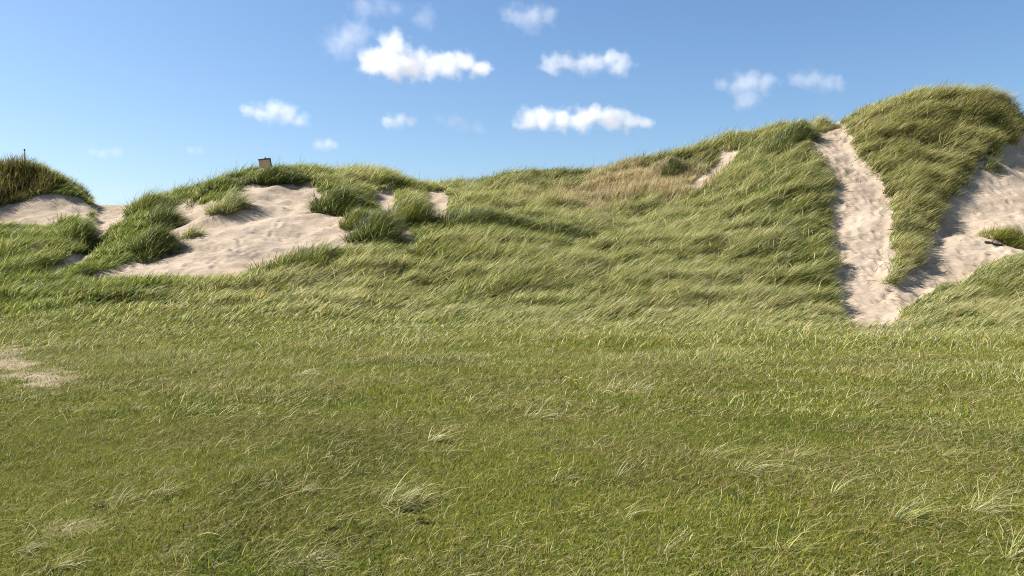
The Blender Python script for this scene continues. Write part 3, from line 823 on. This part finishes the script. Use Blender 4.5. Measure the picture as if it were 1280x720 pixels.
Yp = 44.0
tx, _, tz = at(30.6, 187, Yp); gz = float(ground(tx, Yp))
p = empty('marker_post', (tx, Yp, gz - 0.3)); tag(p, 'thin grey wooden post standing on top of the dark hummock at the left edge', 'post')
bm = bmesh.new(); tube(bm, [(0, 0, 0), (0.01, 0, (tz - gz) * 0.6), (0, 0, tz - gz + 0.26)], [0.045, 0.042, 0.04], 10); bm_obj('shaft', bm, M_POST, p)
bm = bmesh.new(); tube(bm, [(0, 0, tz - gz + 0.262), (0, 0, tz - gz + 0.33)], [0.047, 0.043], 10); bm_obj('cap', bm, M_EDGE, p)

q0 = spot(1231, 304, 24); q1 = spot(1254, 308, 24); q2 = spot(1261, 303.5, 24)
c = q0
t = empty('dead_stick', tuple(c)); tag(t, 'dark forked dead stick lying on the sand below the yellowish tussock at the right edge', 'stick')
d1 = q1 - c; dm = (d1 * 0.5); d2 = q2 - c
bm = bmesh.new(); tube(bm, [(0, 0, 0.05), tuple(dm * 0.4 + [0, 0, 0.06]), tuple(dm + [0, 0, 0.04]), tuple(d1 + [0, 0, 0.03])], [0.055, 0.05, 0.045, 0.03], 8); bm_obj('branch', bm, M_STICK, t)
bm = bmesh.new(); tube(bm, [tuple(d1 * 0.85 + [0, 0, 0.05]), tuple(d2 + [0.02, 0, 0.12])], [0.028, 0.012], 7); bm_obj('twig', bm, M_STICK, t)
bm = bmesh.new(); tube(bm, [tuple(d1 * 0.35 + [0, 0, 0.06]), tuple(d1 * 0.5 + [0.05, 0, 0.25])], [0.022, 0.01], 7); bm_obj('twig', bm, M_STICK, t)

c = spot(719, 488)
f = empty('yellow_flower', tuple(c)); tag(f, 'low plant with small yellow flowers in the middle of the lawn', 'flower')
for k, (ox, oy, oz) in enumerate([(-0.02, 0.0, 0.13), (0.075, 0.05, 0.16), (0.0, -0.06, 0.10), (-0.125, 0.06, 0.17), (-0.08, 0.08, 0.15), (0.02, 0.1, 0.12)]):
    bm = bmesh.new(); tube(bm, [(ox * 0.2, oy * 0.2, -0.01), (ox * 0.7, oy * 0.7, oz * 0.6), (ox, oy, oz)], 0.003, 6); st = bm_obj('stem', bm, M_STEM, f)
    bm = bmesh.new(); npet = 8
    cv = bm.verts.new((ox, oy, oz + 0.004))
    for q in range(npet):
        a0 = 2 * math.pi * q / npet
        pts = [(ox + r * math.cos(a0 + da), oy + r * math.sin(a0 + da), oz + zz) for r, da, zz in ((0.016, -0.3, 0.006), (0.022, 0.0, 0.010), (0.016, 0.3, 0.006))]
        vs = [bm.verts.new(v) for v in pts]; bm.faces.new([cv] + vs)
    bm_obj('flower_head', bm, M_PETAL, st)
lv = rng.uniform(0, 6.28, 40); rr = rng.uniform(0.0, 0.1, 40)
blades('leaf', np.stack([rr * np.cos(lv), rr * np.sin(lv), np.zeros(40)], 1), rng.uniform(0.05, 0.11, 40), 0.016, lv, 0.5, 1.5, pick(40, [(1, GREEN)]), M_LAWN, seg=3, parent=f)


# ----------------------------------------------------------------- clouds
CLOUD_D = 2400.0
CM = CLOUD_D / F
KIND = {'thick': (0.026, 0.0, 1.05), 'mid': (0.0125, -0.02, 1.1), 'thin': (0.0050, -0.08, 1.2), 'veil': (0.0032, -0.10, 1.3)}


def cloud_material(kind, balls):
    """scattering droplets: dense inside the puffs, torn by noise towards their rims"""
    dens, cut, amp = KIND[kind]
    m, nt, out = nodes_of(kind + '_cloud')
    L = nt.links.new
    tc = N(nt, 'ShaderNodeTexCoord').outputs['Object']
    field = None
    for c, r in balls:
        a = N(nt, 'ShaderNodeVectorMath', operation='SUBTRACT'); L(tc, a.inputs[0]); a.inputs[1].default_value = c
        b = N(nt, 'ShaderNodeVectorMath', operation='MULTIPLY'); L(a.outputs[0], b.inputs[0]); b.inputs[1].default_value = (1 / r, 1 / r, 1.2 / r)
        d = N(nt, 'ShaderNodeVectorMath', operation='LENGTH'); L(b.outputs[0], d.inputs[0])
        e = N(nt, 'ShaderNodeMath', operation='SUBTRACT'); e.inputs[0].default_value = 1.0; L(d.outputs['Value'], e.inputs[1])
        if field is None: field = e.outputs[0]
        else:
            f = N(nt, 'ShaderNodeMath', operation='SMOOTH_MAX'); L(field, f.inputs[0]); L(e.outputs[0], f.inputs[1]); f.inputs[2].default_value = 0.25; field = f.outputs[0]
    n = noise_node(nt, tc, 1 / (15 * CM), 5, 0.52)
    k = N(nt, 'ShaderNodeMath', operation='MULTIPLY_ADD'); L(n, k.inputs[0]); k.inputs[1].default_value = 2 * amp; k.inputs[2].default_value = -amp
    s_ = N(nt, 'ShaderNodeMath', operation='ADD'); L(field, s_.inputs[0]); L(k.outputs[0], s_.inputs[1])
    mr = N(nt, 'ShaderNodeMapRange', interpolation_type='SMOOTHSTEP'); L(s_.outputs[0], mr.inputs['Value'])
    mr.inputs['From Min'].default_value = cut; mr.inputs['From Max'].default_value = cut + 1.0; mr.inputs['To Min'].default_value = 0; mr.inputs['To Max'].default_value = dens
    v = N(nt, 'ShaderNodeVolumeScatter'); v.inputs['Color'].default_value = (1, 1, 1, 1); v.inputs['Anisotropy'].default_value = 0.0
    L(mr.outputs[0], v.inputs['Density']); L(v.outputs[0], out.inputs['Volume'])
    return m


def cloud(puffs, kind, label):
    """puffs: (photo column, row, radius px), all about 2.4 km away -> one closed hull holding the droplets"""
    puffs = np.array(puffs, float)
    c = np.array(at(puffs[:, 0].mean(), puffs[:, 1].mean(), CLOUD_D))
    bm = bmesh.new(); balls = []
    for px, py, r in puffs:
        q = np.array(at(px, py, CLOUD_D + random.uniform(-0.6, 0.6) * r * CM)) - c
        R = r * CM * 1.25; balls.append((tuple(q), R))
        g = bmesh.ops.create_icosphere(bm, subdivisions=3, radius=1.0)
        for v in g['verts']:
            v.co.x = v.co.x * R * 1.3 + q[0]; v.co.y = v.co.y * R * 1.3 + q[1]; v.co.z = v.co.z * R * 1.1 + q[2]
    me = bpy.data.meshes.new('tmp'); bm.to_mesh(me); bm.free()
    tmp = bpy.data.objects.new('tmp', me); COL.objects.link(tmp)
    md = tmp.modifiers.new('r', 'REMESH'); md.mode = 'VOXEL'; md.voxel_size = 3 * CM
    dg = bpy.context.evaluated_depsgraph_get()
    me2 = bpy.data.meshes.new_from_object(tmp.evaluated_get(dg)); bpy.data.objects.remove(tmp); bpy.data.meshes.remove(me)
    me2.name = 'cloud'
    me2.materials.clear(); me2.materials.append(cloud_material(kind, balls))
    o = bpy.data.objects.new('cloud', me2); COL.objects.link(o); o.location = c
    return tag(o, label, 'cloud', 'small fair weather clouds')


cloud([(468, 78, 20), (490, 55, 18), (484, 74, 24), (515, 78, 22), (540, 84, 18), (560, 82, 18), (580, 78, 16), (598, 86, 14), (498, 84, 18)], 'thick', 'largest white cloud with a hump on its left, upper middle left')
cloud([(660, 150, 16), (680, 148, 17), (705, 150, 16), (728, 148, 17), (745, 142, 16), (765, 149, 17), (788, 152, 14), (805, 152, 10)], 'thick', 'long flat-bottomed white cloud in the middle just above the ridge')
cloud([(690, 80, 15), (710, 78, 14), (730, 78, 15), (762, 72, 14), (775, 82, 16), (745, 80, 14)], 'mid', 'two-humped soft cloud right of the largest one')
cloud([(322, 140, 13), (340, 138, 16), (358, 144, 15), (376, 150, 11), (310, 138, 9)], 'mid', 'small white cloud at the left, above the sign board')
cloud([(484, 150, 11), (500, 150, 11), (512, 152, 8)], 'mid', 'small pale cloud below the largest one')
cloud([(552, 148, 9), (566, 150, 11), (580, 158, 9), (598, 160, 9)], 'thin', 'faint small cloud right of the small pale one')
cloud([(398, 179, 9), (410, 180, 9), (418, 182, 6)], 'mid', 'tiny white cloud low over the left dune crest')
cloud([(645, 20, 16), (665, 22, 18), (685, 20, 12)], 'thin', 'faint cloud near the top edge in the middle')
cloud([(925, 105, 16), (940, 102, 18), (955, 104, 15), (935, 122, 16), (905, 106, 10)], 'thin', 'faint cloud on the right with a drooping tail')
cloud([(1000, 100, 12), (1015, 98, 14), (1035, 104, 13), (1050, 106, 9)], 'thin', 'faint cloud farthest right')
cloud([(425, 52, 20), (440, 45, 20), (450, 35, 14), (432, 60, 14), (415, 62, 10)], 'veil', 'wispy veil left of the largest cloud')
cloud([(455, 10, 16), (475, 4, 14), (495, 12, 10), (530, 22, 14)], 'veil', 'wispy veil at the top edge above the largest cloud')
cloud([(115, 188, 7), (130, 191, 8), (145, 191, 7)], 'thin', 'faint tiny cloud at the left above the gap in the dunes')
cloud([(238, 186, 6), (250, 188, 6)], 'thin', 'faintest tiny cloud between the gap and the sign board')

# ----------------------------------------------------------------- light
SUN_EL = math.radians(51.0); SUN_AZ = math.radians(-82.0)      # azimuth from the viewing direction, negative = left
w = bpy.data.worlds.new('World'); S.world = w; w.use_nodes = True
nt = w.node_tree; nt.nodes.clear()
sky = nt.nodes.new('ShaderNodeTexSky'); sky.sky_type = 'NISHITA'; sky.sun_disc = False
sky.sun_elevation = SUN_EL; sky.sun_rotation = SUN_AZ
sky.air_density = 1.0; sky.dust_density = 1.0; sky.ozone_density = 3.0; sky.altitude = 0
bg = nt.nodes.new('ShaderNodeBackground'); bg.inputs['Strength'].default_value = 0.087
wo = nt.nodes.new('ShaderNodeOutputWorld'); hs = nt.nodes.new('ShaderNodeHueSaturation'); hs.inputs['Saturation'].default_value = 1.13
nt.links.new(sky.outputs[0], hs.inputs['Color']); nt.links.new(hs.outputs[0], bg.inputs[0]); nt.links.new(bg.outputs[0], wo.inputs[0])
sd_ = bpy.data.lights.new('sun', 'SUN'); sd_.energy = 5.0; sd_.angle = math.radians(0.53); sd_.color = (1.0, 0.975, 0.935)
so = bpy.data.objects.new('sun', sd_); COL.objects.link(so)
from mathutils import Vector
to_sun = Vector((math.sin(SUN_AZ) * math.cos(SUN_EL), math.cos(SUN_AZ) * math.cos(SUN_EL), math.sin(SUN_EL)))
so.rotation_euler = to_sun.to_track_quat('Z', 'Y').to_euler(); so.location = (-20, 5, 30)

S.view_settings.view_transform = 'Standard'; S.view_settings.look = 'None'; S.view_settings.gamma = 1.0; S.view_settings.exposure = 0.92
S.view_settings.use_curve_mapping = False
S.render.engine = 'CYCLES'
cy = S.cycles
cy.max_bounces = 10; cy.diffuse_bounces = 3; cy.glossy_bounces = 2; cy.transmission_bounces = 3; cy.volume_bounces = 8; cy.transparent_max_bounces = 8
cy.filter_width = 1.05; cy.use_denoising = True; cy.denoiser = 'OPENIMAGEDENOISE'; cy.denoising_input_passes = 'RGB_ALBEDO_NORMAL'; cy.denoising_prefilter = 'NONE'
cy.volume_step_rate = 1.0; cy.volume_max_steps = 128
S.render.film_transparent = False
